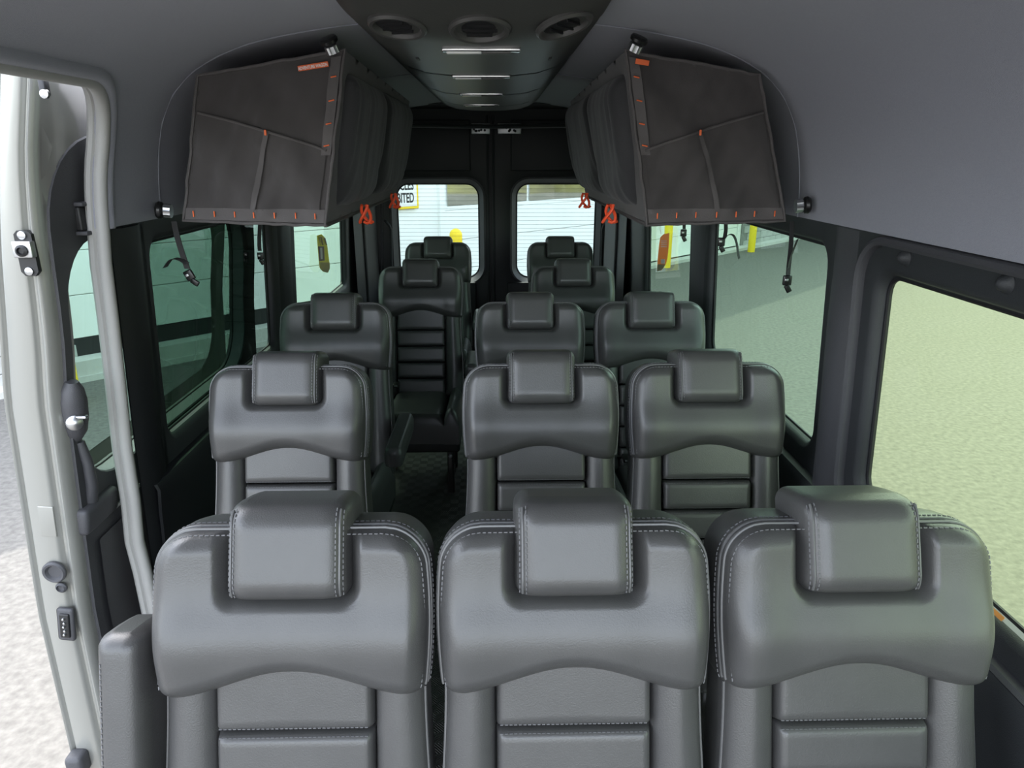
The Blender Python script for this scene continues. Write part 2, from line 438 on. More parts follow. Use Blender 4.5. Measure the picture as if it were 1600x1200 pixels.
def add_window(n, side, a, b, c, d, r, gl, label, caps=False, orange=False):
    mp = wall_mp(side); root = empty('window_%d' % n, mp((a + b) / 2, c, .04)); o = root.location; tag(root, label, kind='structure')
    m2 = lambda D, z, off: mp(D, z, off) - o
    mb = MB(); sheet(mb, offset(rrect(a, b, c, d, r), -.015), [], lambda D, z, off: m2(D, z, .036 + off), .2)
    mb.build('pane', gl, root)
    fr = rrect(a, b, c, d, r); inn = offset(fr, -.024)
    mb = MB()
    for o1, o2, n1, n2 in ((fr, inn, .024, .024),):
        k = len(fr)
        mb.add([m2(*p, .022) for p in o1] + [m2(*p, .026) for p in inn] + [m2(*p, .038) for p in inn],
               [(i, (i + 1) % k, k + (i + 1) % k, k + i) for i in range(k)] + [(k + i, k + (i + 1) % k, 2 * k + (i + 1) % k, 2 * k + i) for i in range(k)])
    mb.build('window_frame', 'trim_black', root)
    mb = MB(); mb.tube([m2(*p, .030) for p in offset(fr, -.026)], .005, 6, closed=True); mb.build('rubber_seal', 'rubber_black', root)
    # pale ledge along the bottom of the frame
    mb = MB(); y0, y1 = a + .06, b - .05
    mb.grid(lambda u, v: m2(y0 + (y1 - y0) * u, c + .006 + .020 * v, .008 + .016 * v), 10, 2); mb.build('sill', 'ledge', root)
    if caps:
        for D0 in (.80, 1.21, 1.53):
            mb = MB(); mb.lathe([(.020, -.004), (.020, .002), (.015, .006), (.012, .014), (.006, .019), (.001, .020)], m2(D0, 1.546, 0), (-side, 0, -.1), 16)
            mb.build('cap', 'trim_dark', root)
    if orange:
        mb = MB(); mb.grid(lambda u, v: m2(1.10 + .07 * u, c + .008 + .017 * v, .0075 + .0142 * v), 2, 1); mb.build('label', 'tag_orange', root)  # orange reflection of a tag on the sill, put in as a coloured patch
    return root
add_window(1, 1, *WIN_R[0], 'glass', 'nearest green tinted window on the right, above the asphalt', caps=True, orange=True)
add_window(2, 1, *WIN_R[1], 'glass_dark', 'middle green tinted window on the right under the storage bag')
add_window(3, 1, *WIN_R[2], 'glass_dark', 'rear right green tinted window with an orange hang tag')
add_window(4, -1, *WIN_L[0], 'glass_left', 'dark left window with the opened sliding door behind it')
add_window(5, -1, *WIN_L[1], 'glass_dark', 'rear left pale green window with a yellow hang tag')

# raised moulding around the nearest right window and its pillar rib
mp = wall_mp(1)
def add_trim(n, mbx, material, label, parent=None):
    o = mbx.build('trim_%d' % n, material, parent)
    return tag(o, label, kind='structure')
mb = MB(); fr = rrect(.05, 1.71, .86, 1.572, .10, 8)
mb.tube([mp(*p, -.002) for p in densify(fr, .15)], .020, 8, closed=True, flat=.012); add_trim(1, mb, 'trim_grey', 'raised dark moulding round the nearest right window')
mb = MB(); mb.grid(lambda u, v: mp(1.865 - .12 * u, .02 + 1.56 * v, -.022 * math.sin(math.pi * u) ** .7 * (1 - sstep(.85, 1, v))), 14, 20)
add_trim(2, mb, 'trim_grey', 'grey pillar moulding between two right windows')
mb = MB()
mb.grid(lambda u, v: mp(3.28 - .21 * u, .9 + .68 * v, -.010 * math.sin(math.pi * u) ** .5), 8, 8)
add_trim(3, mb, 'trim_grey', 'narrow grey pillar moulding between the rear right windows')
mb = MB(); mpl = wall_mp(-1)
mb.grid(lambda u, v: mpl(3.23 + .21 * u, .9 + .68 * v, -.010 * math.sin(math.pi * u) ** .5), 8, 8)
add_trim(4, mb, 'trim_black', 'black pillar moulding between the left windows')
# lower side panels, split at joints
tn = 5
for side, cuts in ((1, (-.5, 1.66, 2.35, 3.4, 4.5)), (-1, (1.86, 2.9, 3.7, 4.5))):
    m_ = wall_mp(side)
    for a, b in zip(cuts, cuts[1:]):
        mb = MB()
        prof = [(.0, -.014), (.5, -.016), (.77, -.026), (.840, -.030), (.858, -.022), (.864, 0)]
        k = len(prof); A, B = a + .003, b - .003
        vs = [m_(D, z, o) for D in (A, A + .006, B - .006, B) for z, o in prof]
        vs = []
        for q, D in enumerate((A, A + .006, B - .006, B)):
            for z, o in prof: vs.append(m_(D, z, o + (.006 if q in (0, 3) else 0)))
        fs = [(q * k + i, q * k + i + 1, (q + 1) * k + i + 1, (q + 1) * k + i) for q in range(3) for i in range(k - 1)]
        mb.add(vs, fs); add_trim(tn, mb, 'trim_black' if side < 0 else 'trim_dark', 'dark lower side panel %s' % ('under the right windows' if side > 0 else 'under the left windows')); tn += 1

# sliding door aperture seal on the body
path = [hl_mp(-.5 + (D_OPEN - rc + .5) * k / 12, sd_, .004) for k in range(12)] + [hl_mp(a_, s_, .004) for a_, s_ in arc]
path += [hl_mp(D_OPEN + .002, sd_ - rc - (sd_ - rc) * k / 6, .006) for k in range(1, 7)]
low = [(1.5, 0), (1.35, 0), (1.2, .002), (1.0, .006), (.85, .004), (.72, .010), (.62, .0), (.4, 0), (.2, 0), (.12, 0)]
path += [mpl(D_OPEN + .004, z, .004 + o) for z, o in low]
mb = MB(); mb.tube(path, .016, 10); add_trim(tn, mb, 'rubber', 'light grey rubber seal around the sliding door opening'); tn += 1
off2 = [p + Vector((-.020, -.004, .008)) for p in path[:20]] + [p + Vector((-.021, -.006, 0)) for p in path[20:]]
mb = MB(); mb.tube(off2, .012, 8); add_trim(tn, mb, 'rubber', 'outer lip of the grey door seal'); tn += 1
mb = MB()
mb.add([p + Vector((-.024, .010, .004)) for p in path] + [p + Vector((-.045, .025, .004)) for p in path], [(i, i + 1, len(path) + i + 1, len(path) + i) for i in range(len(path) - 1)])
add_trim(tn, mb, 'paint', 'painted body flange outside the door seal'); tn += 1
# padded fabric edge round the opening and down the pillar
pe = [hl_mp(-.5 + (D_OPEN - rc + .5) * k / 12, sd_ + .022, .006) for k in range(12)] + [hl_mp(D_OPEN - rc + (rc + .022) * math.cos(R(90 - 90 * k / 10)), sd_ - rc + (rc + .022) * math.sin(R(90 - 90 * k / 10)), .006) for k in range(11)]
pe += [hl_mp(D_OPEN + .022, (sd_ - rc) * (1 - k / 8), .006) for k in range(1, 9)]
mb = MB(); mb.tube(pe, .020, 12); add_trim(tn, mb, 'headliner', 'padded fabric edge around the sliding door opening'); tn += 1
# plastic pillar cover below it
mb = MB(); mb.grid(lambda u, v: mpl(D_OPEN + .03 + .18 * u, .0 + 1.58 * v, -.018 * math.sin(math.pi * min(1, u * 1.15 + .02)) ** .6), 12, 16)
add_trim(tn, mb, 'trim_black', 'smooth dark pillar cover beside the sliding door opening'); tn += 1

# ------------------------------------------------------------------ rear doors
def rear_mp(x, z, off): return Vector((x, D_REAR + off, z))
for n, (x0, x1, hx0, hx1, side) in enumerate(((XC - .97, XC - .004, None, None, -1), (XC + .004, XC + .97, None, None, 1))):
    a = at(618, 300, 1, D_REAR).x if side < 0 else at(807, 300, 1, D_REAR).x
    b = at(748, 300, 1, D_REAR).x if side < 0 else at(933, 300, 1, D_REAR).x
    zt = at(770, 287, 1, D_REAR).z; zb = at(770, 434, 1, D_REAR).z
    root = empty('door_%d' % (n + 2), (((x0 + x1) / 2), D_REAR, 0)); o = root.location
    tag(root, 'black rear door with a window, %s of the centre seam' % ('left' if side < 0 else 'right'), kind='structure')
    m_ = lambda x, z, off: rear_mp(x, z, off) - o
    hole = rrect(a - .035, b + .035, zb - .04, zt + .035, .13, 8)
    mb = MB(); sheet(mb, [(x0, -.02), (x1, -.02), (x1, 2.15), (x0, 2.15)], [hole], m_, .2, rim_h=[(.004, .003), (.022, .03), (.034, .055)])
    mb.build('door_panel', 'trim_black', root)
    mb = MB(); fr = hole; fr2 = offset(hole, -.036)
    k = len(fr); mb.add([m_(*p, -.006) for p in offset(hole, .014)] + [m_(*p, -.010) for p in fr] + [m_(*p, .045) for p in fr2], [(l * k + i, l * k + (i + 1) % k, (l + 1) * k + (i + 1) % k, (l + 1) * k + i) for l in range(2) for i in range(k)])
    mb.build('window_surround', 'trim_grey', root)
    mb = MB(); sheet(mb, offset(hole, -.02), [], lambda x, z, off: m_(x, z, .055 + off), .5); pane = mb.build('pane', 'glass_rear', root)
    mb = MB(); mb.tube([m_(*p, .05) for p in fr2], .008, 6, closed=True); mb.build('rubber_seal', 'rubber_black', root)
    wires = MB()
    for k in range(24):
        z = zb + .02 + (zt - zb - .03) * k / 23
        wires.box(m_((a + b) / 2, z, .052), (b - a, .0006, .0016))
    wires.build('heater_wires', 'wire', pane)
    # flat trim panels above and below the glass
    mb = MB(); mb.rbox(m_((x0 + x1) / 2 + side * .03, (zt + .08 + 2.0) / 2, -.008), (.74, .02, 2.0 - zt - .10), .008); mb.build('upper_panel', 'trim_black', root)
    mb = MB(); mb.rbox(m_((x0 + x1) / 2 + side * .03, .42, -.012), (.80, .03, .80), .012); mb.build('lower_panel', 'trim_black', root)
    mb = MB(); mb.tube([m_(XC + side * .020, z, -.006) for z in (.0, .7, 1.4, 2.02)], .009, 8); mb.build('edge_strip', 'trim_dark', root)
    # grab handle bar
    u0 = 607 if side < 0 else 945
    p0 = at(u0, 352, 1, D_REAR - .03); p1 = at(u0 + (2 if side < 0 else -2), 460, 1, D_REAR - .03); q = Vector((side * -.018, .0, .0))
    mb = MB(); mb.tube([sub(v, o) for v in (p0 + Vector((side * .03, .028, .03)), p0 + Vector((side * .012, 0, .022)), p0 + q * .3, p0 + q + Vector((0, 0, -.03)), p1 + q, p1 + Vector((0, .03, -.03)))], .009, 8)
    mb.build('grab_handle', 'trim_dark', root)
    mb = MB(); mb.tube([sub(at(u0 + side * 10, v, 1, D_REAR - .012), o) for v in (290, 360, 430, 520)], .008, 6); mb.build('pillar_seal', 'trim_grey', root)
    # perforated bright latch plate at the top edge
    cpt = at(751 if side < 0 else 796, 201, 1, D_REAR - .03)
    mb = MB(); mb.rbox(sub(cpt, o), (.135 if side < 0 else .17, .012, .075), .005); lp = mb.build('latch_plate', 'steel', root)
    mb = MB()
    for k in range(9): mb.lathe([(.009, 0), (.009, .004)], sub(cpt, o) + Vector((random.uniform(-.055, .055), -.009, random.uniform(-.02, .02))), (0, 1, 0), 8)
    mb.build('holes', 'trim_black', lp)
mb = MB()
mb.tube([Vector((XC + .92 * t, 5.02 - .05 * (1 - t * t), 1.965 - .035 * (1 - t * t) + (-.06 * t * t * t * t))) for t in [k / 12 - 1 for k in range(25)]], .022, 8, flat=.014)
add_trim(tn, mb, 'trim_dark', 'curved dark trim bar across the rear doors'); tn += 1
mb = MB(); mb.box((XC, 5.2, 2.085), (1.86, .55, .04)); hb = add_trim(tn, mb, 'trim_black', 'black roof panel above the rear doors'); tn += 1
for s_ in (-1, 1):
    mb = MB(); mb.box((XC + s_ * .945, 5.2, 1.8), (.04, .6, .56))
    add_trim(tn, mb, 'trim_black', 'black upper corner panel beside the rear doors, %s side' % ('left' if s_ < 0 else 'right')); tn += 1
mb = MB(); mb.box((XC, D_REAR + .03, 1.06), (.05, .04, 2.2)); add_trim(tn, mb, 'rubber_black', 'black rubber seam between the rear doors'); tn += 1
for s_ in (-1, 1):
    mb = MB(); mb.grid(lambda u, v: Vector((XC + s_ * (.915 - .07 * u), 4.86 + .5 * u, .05 + 1.52 * v)), 4, 6)
    mb.tube([Vector((XC + s_ * .885, 5.06, z)) for z in (.2, .8, 1.56)], .012, 8)
    add_trim(tn, mb, 'trim_black', 'dark angled corner pillar at the rear %s' % ('left' if s_ < 0 else 'right')); tn += 1

# ------------------------------------------------------------------ open sliding door (slid back outside the left wall)
DF = 1.62
XO = [(-.5, -1.215), (0, -1.225), (.6, -1.222), (1.2, -1.182), (1.55, -1.125), (1.75, -1.085), (1.95, -1.035)]
root = empty('door_1', (-1.1, DF, -.4)); DO = root.location
tag(root, 'open sage grey sliding door standing outside the left side of the van', kind='structure')
def dpt(dx, D, z): return Vector((lerp_tab(XO, z) + dx * (1 - .30 * sstep(1.25, 1.8, z)), D, z)) - DO
zs = [-.42 + 2.37 * k / 40 for k in range(41)]
prof = [(.0, 1.66), (.000, 1.635), (.006, 1.622), (.012, 1.624), (.018, 1.634), (.024, 1.622), (.030, 1.618), (.080, 1.618), (.088, 1.622), (.094, 1.632), (.100, 1.632), (.106, 1.622), (.114, 1.618), (.122, 1.622), (.130, 1.640), (.133, 1.70)]
mb = MB(); mb.grid(lambda u, v: dpt(prof[round(u * (len(prof) - 1))][0], prof[round(u * (len(prof) - 1))][1], zs[round(v * 40)]), len(prof) - 1, 40)
mb.build('edge_panel', 'paint', root, smooth=50)
W_D = rrect(1.690, 2.92, .93, 1.56, .16, 8)
mb = MB(); sheet(mb, [(1.66, -.42), (3.06, -.42), (3.06, 1.95), (1.66, 1.95)], [W_D], lambda D, z, off: dpt(0, D, z), .2); mb.build('outer_skin', 'paint', root)
tr = [(1.655, -.42), (3.05, -.42), (3.05, 1.80)] + [(1.655 + .20 - .20 * math.sin(R(90 * k / 8)), 1.60 + .20 * math.cos(R(90 * k / 8))) for k in range(9)]
mb = MB(); sheet(mb, [(1.645, -.42), (3.06, -.42), (3.06, 1.95), (1.645, 1.95)], [offset(W_D, .03)], lambda D, z, off: dpt(.130, D, z), .2); mb.build('inner_skin', 'paint', root)
mb = MB(); sheet(mb, tr, [offset(W_D, .005)], lambda D, z, off: dpt(.137 + off, D, z), .15, rim_o=[(.004, -.008)], rim_h=[(.004, -.004), (.006, -.05)]); mb.build('inner_trim', 'trim_grey', root)
mb = MB(); sheet(mb, offset(W_D, .02), [], lambda D, z, off: dpt(.075, D, z), .3); mb.build('pane', 'glass_door', root)
mb = MB(); mb.tube([dpt(.082, *p) for p in offset(W_D, .004)], .010, 6, closed=True); mb.build('rubber_seal', 'rubber_black', root)
def dpix(u, v, D=1.61):
    return at(u, v, 1, D) - DO
# striker bracket
sb = dpix(42, 396, 1.612); sc_ = 1.0
mb = MB(); mb.prism([(-.019, -.040), (-.011, -.050), (.011, -.050), (.019, -.040), (.019, .042), (.011, .050), (-.011, .050), (-.019, .042)], lambda a, b, n: sb + Vector((a, n, b)), -.003, .010)
br = mb.build('striker_plate', 'frame_black', root)
for dz in (-.039, .040):
    mb = MB(); mb.lathe([(.010, 0), (.009, .004), (.004, .006), (.001, .006)], sb + Vector((0, -.003, dz)), (0, -1, 0), 14); mb.build('screw', 'steel', br)
mb = MB(); mb.rbox(sb + Vector((.001, -.008, .010)), (.042, .018, .036), .003); mb.build('latch_block', 'steel', br)
mb = MB(); mb.lathe([(.013, 0), (.013, .006), (.008, .009), (.006, .004), (.001, .004)], sb + Vector((.002, -.016, .008)), (0, -1, 0), 16); mb.build('latch_pin', 'frame_black', br)
# rubber stops and the wiring contact lower on the edge
p = dpix(86, 893, 1.615); mb = MB(); mb.lathe([(.030, 0), (.030, .006), (.026, .010), (.021, .009), (.016, .002), (.001, .001)], p, (0, -1, 0), 24); mb.build('rubber_stop', 'trim_grey', root)
p = dpix(97, 917, 1.615); mb = MB(); mb.lathe([(.0145, 0), (.0145, .005), (.010, .009), (.008, .004), (.001, .003)], p, (0, -1, 0), 18); mb.build('rubber_plug', 'trim_grey', root)
p = dpix(104, 975, 1.612)
rot = Matrix.Rotation(R(7), 3, 'Y')
mb = MB(); mb.rbox(p, (.044, .012, .100), .008, rot); cp = mb.build('contact_plate', 'trim_grey', root)
mb = MB(); mb.rbox(p + Vector((0, -.007, 0)), (.026, .008, .074), .004, rot); mb.build('contact_socket', 'frame_black', cp)
mb = MB()
for k in range(5): mb.lathe([(.004, 0), (.003, .006), (.0005, .007)], p + rot @ Vector((.002 * (k % 2), -.010, -.024 + .012 * k)), (0, -1, 0), 10)
mb.build('contact_pin', 'steel', cp)
p = dpix(74, 815, 1.6185); mb = MB(); mb.rbox(p, (.038, .004, .085), .0018, Matrix.Rotation(R(4), 3, 'Y')); mb.build('pressed_panel', 'paint', root)
# hinge plate up at the top corner
p = dpix(68, 130, 1.60); mb = MB(); mb.rbox(p, (.014, .02, .05), .004); hg = mb.build('guide_bracket', 'trim_grey', root)
mb = MB(); mb.lathe([(.010, 0), (.009, .006), (.001, .008)], dpix(71, 147, 1.595), (0, -1, 0), 12); mb.build('screw', 'steel', hg)
# bracket that carries the upper grab handle
p = at(130, 340, 1, 1.80) - DO
mb = MB(); mb.rbox(p + Vector((.0, .03, 0)), (.035, .14, .060), .006); bk = mb.build('handle_bracket', 'frame_black', root)
mb = MB(); mb.rbox(p + Vector((.006, .03, .034)), (.045, .15, .010), .003); mb.build('bracket_lip', 'trim_grey', bk)
mb = MB(); mb.rbox(p + Vector((.006, .03, -.034)), (.045, .15, .010), .003); mb.build('bracket_lip', 'trim_grey', bk)
# inside release: housing, lever and pull handle
a_, b_ = at(112, 596, 1, 1.66) - DO, at(116, 685, 1, 1.68) - DO
mb = MB(); mb.tube([a_ + (b_ - a_) * t for t in (0, .12, .3, .6, .85, 1)], [.014, .026, .032, .034, .030, .018], 14); hs = mb.build('release_housing', 'trim_grey', root)
p = at(117, 660, 1, 1.645) - DO
mb = MB(); mb.lathe([(.018, 0), (.019, .008), (.014, .014), (.001, .017)], p, (.5, -1, .1), 18); mb.build('release_knob', 'steel', hs)
mb = MB(); mb.rbox(p + Vector((.018, .0, .014)), (.030, .014, .008), .003); mb.build('release_lever', 'steel', hs)
a_, b_ = at(124, 690, 1, 1.68) - DO, at(140, 790, 1, 1.70) - DO
mb = MB(); mb.tube([a_, a_ + (b_ - a_) * .3 + Vector((.012, 0, 0)), a_ + (b_ - a_) * .65 + Vector((.014, 0, 0)), b_], [.012, .013, .015, .020], 12); mb.build('pull_handle', 'trim_grey', root)
p = at(142, 795, 1, 1.72) - DO
mb = MB(); mb.rbox(p, (.07, .16, .075), .014, Matrix.Rotation(R(8), 3, 'Y')); mb.build('handle_base', 'trim_grey', root)
mb = MB(); mb.grid(lambda u, v: dpt(.145 - .004 * u, 1.70 + 1.2 * u, .16 + .62 * v), 6, 6); mb.build('lower_trim', 'trim_grey', root)
mb = MB(); mb.tube([dpt(.147, 1.68 + 1.2 * k / 6, .83 - .01 * k / 6) for k in range(7)], .005, 6); mb.build('trim_strip', 'rubber', root)
p = dpix(122, 1192, 1.60); mb = MB(); mb.rbox(p, (.05, .05, .07), .014); mb.build('roller_bracket', 'trim_grey', root)

# ------------------------------------------------------------------ outdoors
G = -.68
mb = MB(); mb.grid(lambda u, v: Vector((-60 + 130 * u, -50 + 120 * v, G)), 4, 4); g = mb.build('ground', 'asphalt'); tag(g, 'grey asphalt yard around the van', kind='structure')
T = Vector((.7071, .7071, 0)); NRM = Vector((.7071, -.7071, 0)); W0 = Vector((0, 12.75, G))
def wpt(t, z, off=0): return W0 + T * t + NRM * off + Vector((0, 0, z))
bld = empty('building', W0); tag(bld, 'long white industrial building with block base and sectional doors', 'building')
def wp(t, z, off=0): return wpt(t, z, off) - W0
RW = Matrix.Rotation(R(45), 3, 'Z')
def wbox(mb, t0, t1, z0, z1, o0, o1):
    mb.box(wp((t0 + t1) / 2, (z0 + z1) / 2, (o0 + o1) / 2), (t1 - t0, o1 - o0, z1 - z0), RW)
H = 5.9
mb = MB(); wbox(mb, -26, 30, 0, H, -6, 0); mb.build('wall', 'wall_white', bld)
mb = MB(); wbox(mb, -26, -6.95, 0, .96, 0, .03); mb.build('block_backing', 'mortar', bld)
mb = MB(); wbox(mb, 9.3, 30, 0, 2.6, 0, .03); mb.build('block_backing', 'mortar', bld)
mb = MB(); wbox(mb, -26, 30, 0, .07, 0, .32); wbox(mb, -6.9, -3.2, .07, .24, 0, .30); mb.build('base_curb', 'curb', bld)
blk = MB(); blk.rbox((0, 0, 0), (.385, .05, .182), .006, n=1); blkme = blk.mesh('block', 38); blkme.materials.append(M['block'])
def blocks(t0, t1, rows, zb=.0):
    for j in range(rows):
        t = t0 + (.2 if j % 2 else 0)
        while t < t1:
            o = bpy.data.objects.new('block', blkme); COL.objects.link(o); o.parent = bld
            o.location = wp(t + .2, zb + .096 + .192 * j, .03 + random.uniform(-.002, .003)); o.rotation_euler.z = R(45)
            t += .4
blocks(-10.2, -7.1, 5); blocks(9.4, 16.4, 6)
mb = MB(); wbox(mb, -26, -6.95, .955, 1.0, 0, .06); mb.build('block_cap', 'curb', bld)
def garage(t0, t1, glazed, low=0):
    gd = empty('garage_door', wp((t0 + t1) / 2, 0, 0), bld); o = gd.location
    z = .09 + low; k = 0; mid = (t0 + t1) / 2
    for tt in (t0 - .06, t1 + .06):
        mb = MB(); mb.box(wp(tt, 1.6, .03) - o, (.10, .06, 3.2), RW); mb.build('jamb', 'wall_white', gd)
    mb = MB(); mb.box(wp(mid, .045 + low / 2, .02) - o, (t1 - t0, .05, .09 + low), RW); mb.build('bottom_seal', 'rubber_black', gd)
    while z < 3.0:
        hgt = .49
        mb = MB()
        if glazed and k in (3,):
            zz = z + .02
            mb.box(wp(mid, zz + .01, .02) - o, (t1 - t0, .04, .06), RW)
            pw = 1.30; tt = t0 + .12
            mb.build('panel', 'wall_white', gd)
            for tt in (t0 + .02, t0 + 1.45, t0 + 2.45):
                w_ = {0: 1.40}.get(0, 1.0)
            edges = [t0 + .05, t0 + 2.02, t0 + 3.86]
            for e0, e1 in zip(edges, edges[1:]):
                mb = MB(); mb.box(wp((e0 + e1) / 2 , z + .045 + .62, .018) - o, (e1 - e0 - .07, .012, 1.20), RW); mb.build('pane', 'mirror_glass', gd)
            z += 1.32; k += 1; continue
        mb.rbox(wp(mid, z + hgt / 2, .018) - o, (t1 - t0, .04, hgt - .008), .006, RW, 1); mb.build('panel', 'wall_white', gd)
        z += hgt; k += 1
garage(-6.85, -3.2, False, .35); garage(-1.23, 2.85, True); garage(4.6, 9.0, False)
# sign on the wall
c = wpt(-1.77 - .62, .944 - G + .45, .05)
sg = empty('warning_sign', c); tag(sg, 'white wall sign with yellow border seen through the rear left window', 'sign')
mb = MB(); mb.rbox((0, 0, 0), (1.24, .02, .90), .008, RW, 1); mb.build('board', 'yellow', sg)
mb = MB(); mb.rbox(RW @ Vector((0, -.012, 0)), (1.16, .012, .82), .004, RW, 1); mb.build('face', 'white', sg)
for body, z, size, sx in (('VEHICLES', -.180, .205, .60), ('PROHIBITED', -.370, .205, .60)):
    mt = Matrix.Translation(RW @ Vector((.52, -.020, z + .02))) @ RW.to_4x4() @ Matrix.Rotation(R(90), 4, 'X')
    text_mesh('lettering', body, size, mt, 'black_ink', sg, sx=sx)
def bollard(loc, h, label):
    loc = Vector(loc); k = (loc - W0).dot(NRM)
    if k < .85: loc = loc * 1.0 + Vector((-loc.x, -loc.y, 0)).normalized() * (.85 - k) * 1.3
    mb = MB(); r = .092
    mb.lathe([(r, 0), (r, h - r)] + [(r * math.cos(R(a)), h - r + r * math.sin(R(a))) for a in (15, 30, 45, 60, 75, 89)], (0, 0, 0), (0, 0, 1), 24)
    o = mb.build('bollard', 'yellow'); o.location = loc; tag(o, label, 'bollard', 'yellow bollards along the building')
p = at(712, 357, 1, 10.4); bollard((p.x, p.y, G), p.z - G, 'yellow bollard seen through the rear left window')
p = at(1174, 388, 2, G); bollard(p, 1.35, 'yellow bollard before the block wall, seen through the middle right window')
p = at(1042, 402, 2, G); bollard(p, 1.35, 'yellow bollard behind the orange hang tag')
p = at(107, 600, 2, G); bollard(p, 1.35, 'yellow bollard peeking out behind the sliding door window')
# grassy bank across the yard, mirrored in the garage glass
mb = MB()
mb.grid(lambda u, v: Vector((34 + 16 * v, -40 + 110 * u, G + 9 * sstep(0, 1, v) + .7 * noise.noise(Vector((u * 30, v * 8, 0))))), 60, 14)
b = mb.build('grass_bank', 'bank'); tag(b, 'dry grassy bank reflected in the garage door windows', 'bank', kind='structure')

# ------------------------------------------------------------------ seats
AL = R(16); Z0 = .48
def bk_mp(x, s, n): return Vector((x, s * math.sin(AL) - n * math.cos(AL), Z0 + s * math.cos(AL) + n * math.sin(AL)))
def sarch(x):
    t = max(-1, min(1, x / .205)); return .044 * (math.cos(math.pi * t) * .5 + .5) ** 1.1 - .004 * (1 - abs(t)) 
SEAT = []     # (name, mesh, material, parent index or None)
def S(name, mb, material, parent=None, smooth=50):
    me = mb.mesh(name, smooth); me.transform(Matrix.Translation((0, 0, -FZ))); me.materials.append(M[material]); SEAT.append((name, me, material, parent)); return len(SEAT) - 1
def make_seat():
    mb = MB()
    top_hw = lambda s: .2085 + .009 * math.sin(math.pi * max(0, min(1, (s - .46) / .27)))
    def extra(x, s):
        qx, qs = abs(x) - .082, .648 - s
        sdf = math.hypot(max(qx, 0), max(qs, 0)) + min(0, max(qx, qs)) - .018
        rec = 1 - sstep(-.016, .017, sdf)
        return -.050 * rec + .016 * math.exp(-((s - .56) / .06) ** 2) + .006 * math.exp(-((abs(x) - .17) / .04) ** 2)
    hw = lambda s: top_hw(s) - (.060 * (1 - math.sqrt(max(0, 1 - max(0, (s - .675) / .060) ** 2))) if s > .675 else 0) - (.02 * (1 - math.sqrt(max(0, 1 - max(0, (.487 - s) / .02) ** 2))) if s < .487 else 0)
    tmp_ = lambda x, s, n: bk_mp(x, s, n + .016)
    poly = pillow(mb, lambda s: -hw(s), hw, .467, .735, tmp_, .038, .034, .105, 110, 76, archb=sarch, extra=extra, gus=.006, lin=True)
    bt = S('backrest_top', mb, 'leather')
    # outline from lower left corner up over the top to the lower right
    N = len(poly); i0 = max(range(N), key=lambda i: (poly[i][0] + .4 * -poly[i][1])); i1 = max(range(N), key=lambda i: (-poly[i][0] + .4 * -poly[i][1]))
    ol = [poly[i % N] for i in range(i0, (i1 if i1 > i0 else i1 + N) + 1)]
    def off_line(e): 
        q = offset(poly, e); return [q[i % N] for i in range(i0, (i1 if i1 > i0 else i1 + N) + 1)]
    mb = MB(); mb.tube([tmp_(a, b, .006) for a, b in off_line(.0005)], .0026, 6); mb.tube([tmp_(a, b, -.006) for a, b in off_line(.0028)], .0026, 6)
    S('piping', mb, 'piping', bt)
    mb = MB(); dashes(mb, [tmp_(a, b,   .0238) for a, b in off_line(-.0055)]); dashes(mb, [tmp_(a, b, -.0165) for a, b in off_line(.0058)])
    S('stitching', mb, 'thread', bt, smooth=0)
    # headrest
    mb = MB()
    hmp = lambda x, s, n: bk_mp(x, s, n + .030 - .10 * (s - .70))
    hp = pillow(mb, lambda s: -.0935, lambda s: .0935, .628, .777, hmp, .038, .036, .10, 36, 34, gus=.003, corner=.022)
    hr = S('headrest', mb, 'leather')
    mb = MB(); mb2 = MB()
    for sg_ in (-1, 1):
        ln = lambda dx: [hmp(sg_ * (.0935 - dx), .637 + .132 * k / 24, .038 * (edge_prof(dx, .036) * edge_prof(min(.637 + .132 * k / 24 - .628, .777 - (.637 + .132 * k / 24)), .036)) + .0008) for k in range(25)]
        mb = MB(); mb.tube(ln(.010), .0022, 6); S('piping', mb, 'piping', hr); dashes(mb2, ln(.0155)); dashes(mb2, ln(.0055))
    S('stitching', mb2, 'thread', hr, smooth=0)
    # centre panels
    cuts = [.065, .150, .235, .320, .405]
    for a, b in zip(cuts, cuts[1:]):
        mb = MB(); pillow(mb, lambda s: -.1265, lambda s: .1265, a + .0015, b - .0015, bk_mp, .028, .011, .02, 20, 12, gus=.0); S('back_panel', mb, 'leather')
    mb = MB(); pillow(mb, lambda s: -.1265, lambda s: .1265, .4065, .515, bk_mp, .028, .011, .02, 24, 12, archt=lambda x: sarch(x) * .96, gus=0); S('back_panel', mb, 'leather')
    mb = MB()
    for c_ in cuts[1:]:
        for e in (-.0075, .0075):
            dashes(mb, [bk_mp(-.12 + .24 * k / 12, c_ + e, .0240) for k in range(13)], step=.0075, ln=.005)
    S('stitching', mb, 'thread', None, smooth=0)
    # side bolsters of the back
    for sg_ in (-1, 1):
        inn = lambda s: .128; outb = lambda s: .207 + .012 * sstep(.47, .15, s)
        if sg_ > 0: xl, xr = inn, outb
        else: xl, xr = (lambda s: -outb(s)), (lambda s: -.128)
        mb = MB(); pl = pillow(mb, xl, xr, .05, .545, bk_mp, .036, .046, .09, 18, 30, gus=.004); bo = S('back_bolster', mb, 'leather')
        mb = MB(); mb.tube([bk_mp(sg_ * (outb(.07 + .40 * k / 20) + .001), .07 + .40 * k / 20, .004) for k in range(21)], .0024, 6); S('piping', mb, 'piping', bo)
    # back shell
    mb = MB(); mb.rbox((0, 0, 0), (.40, .05, .70), .02); mb.v = [tuple(bk_mp(v[0], v[2] + .35, -v[1] - .095)) for v in mb.v]; S('back_shell', mb, 'shell')
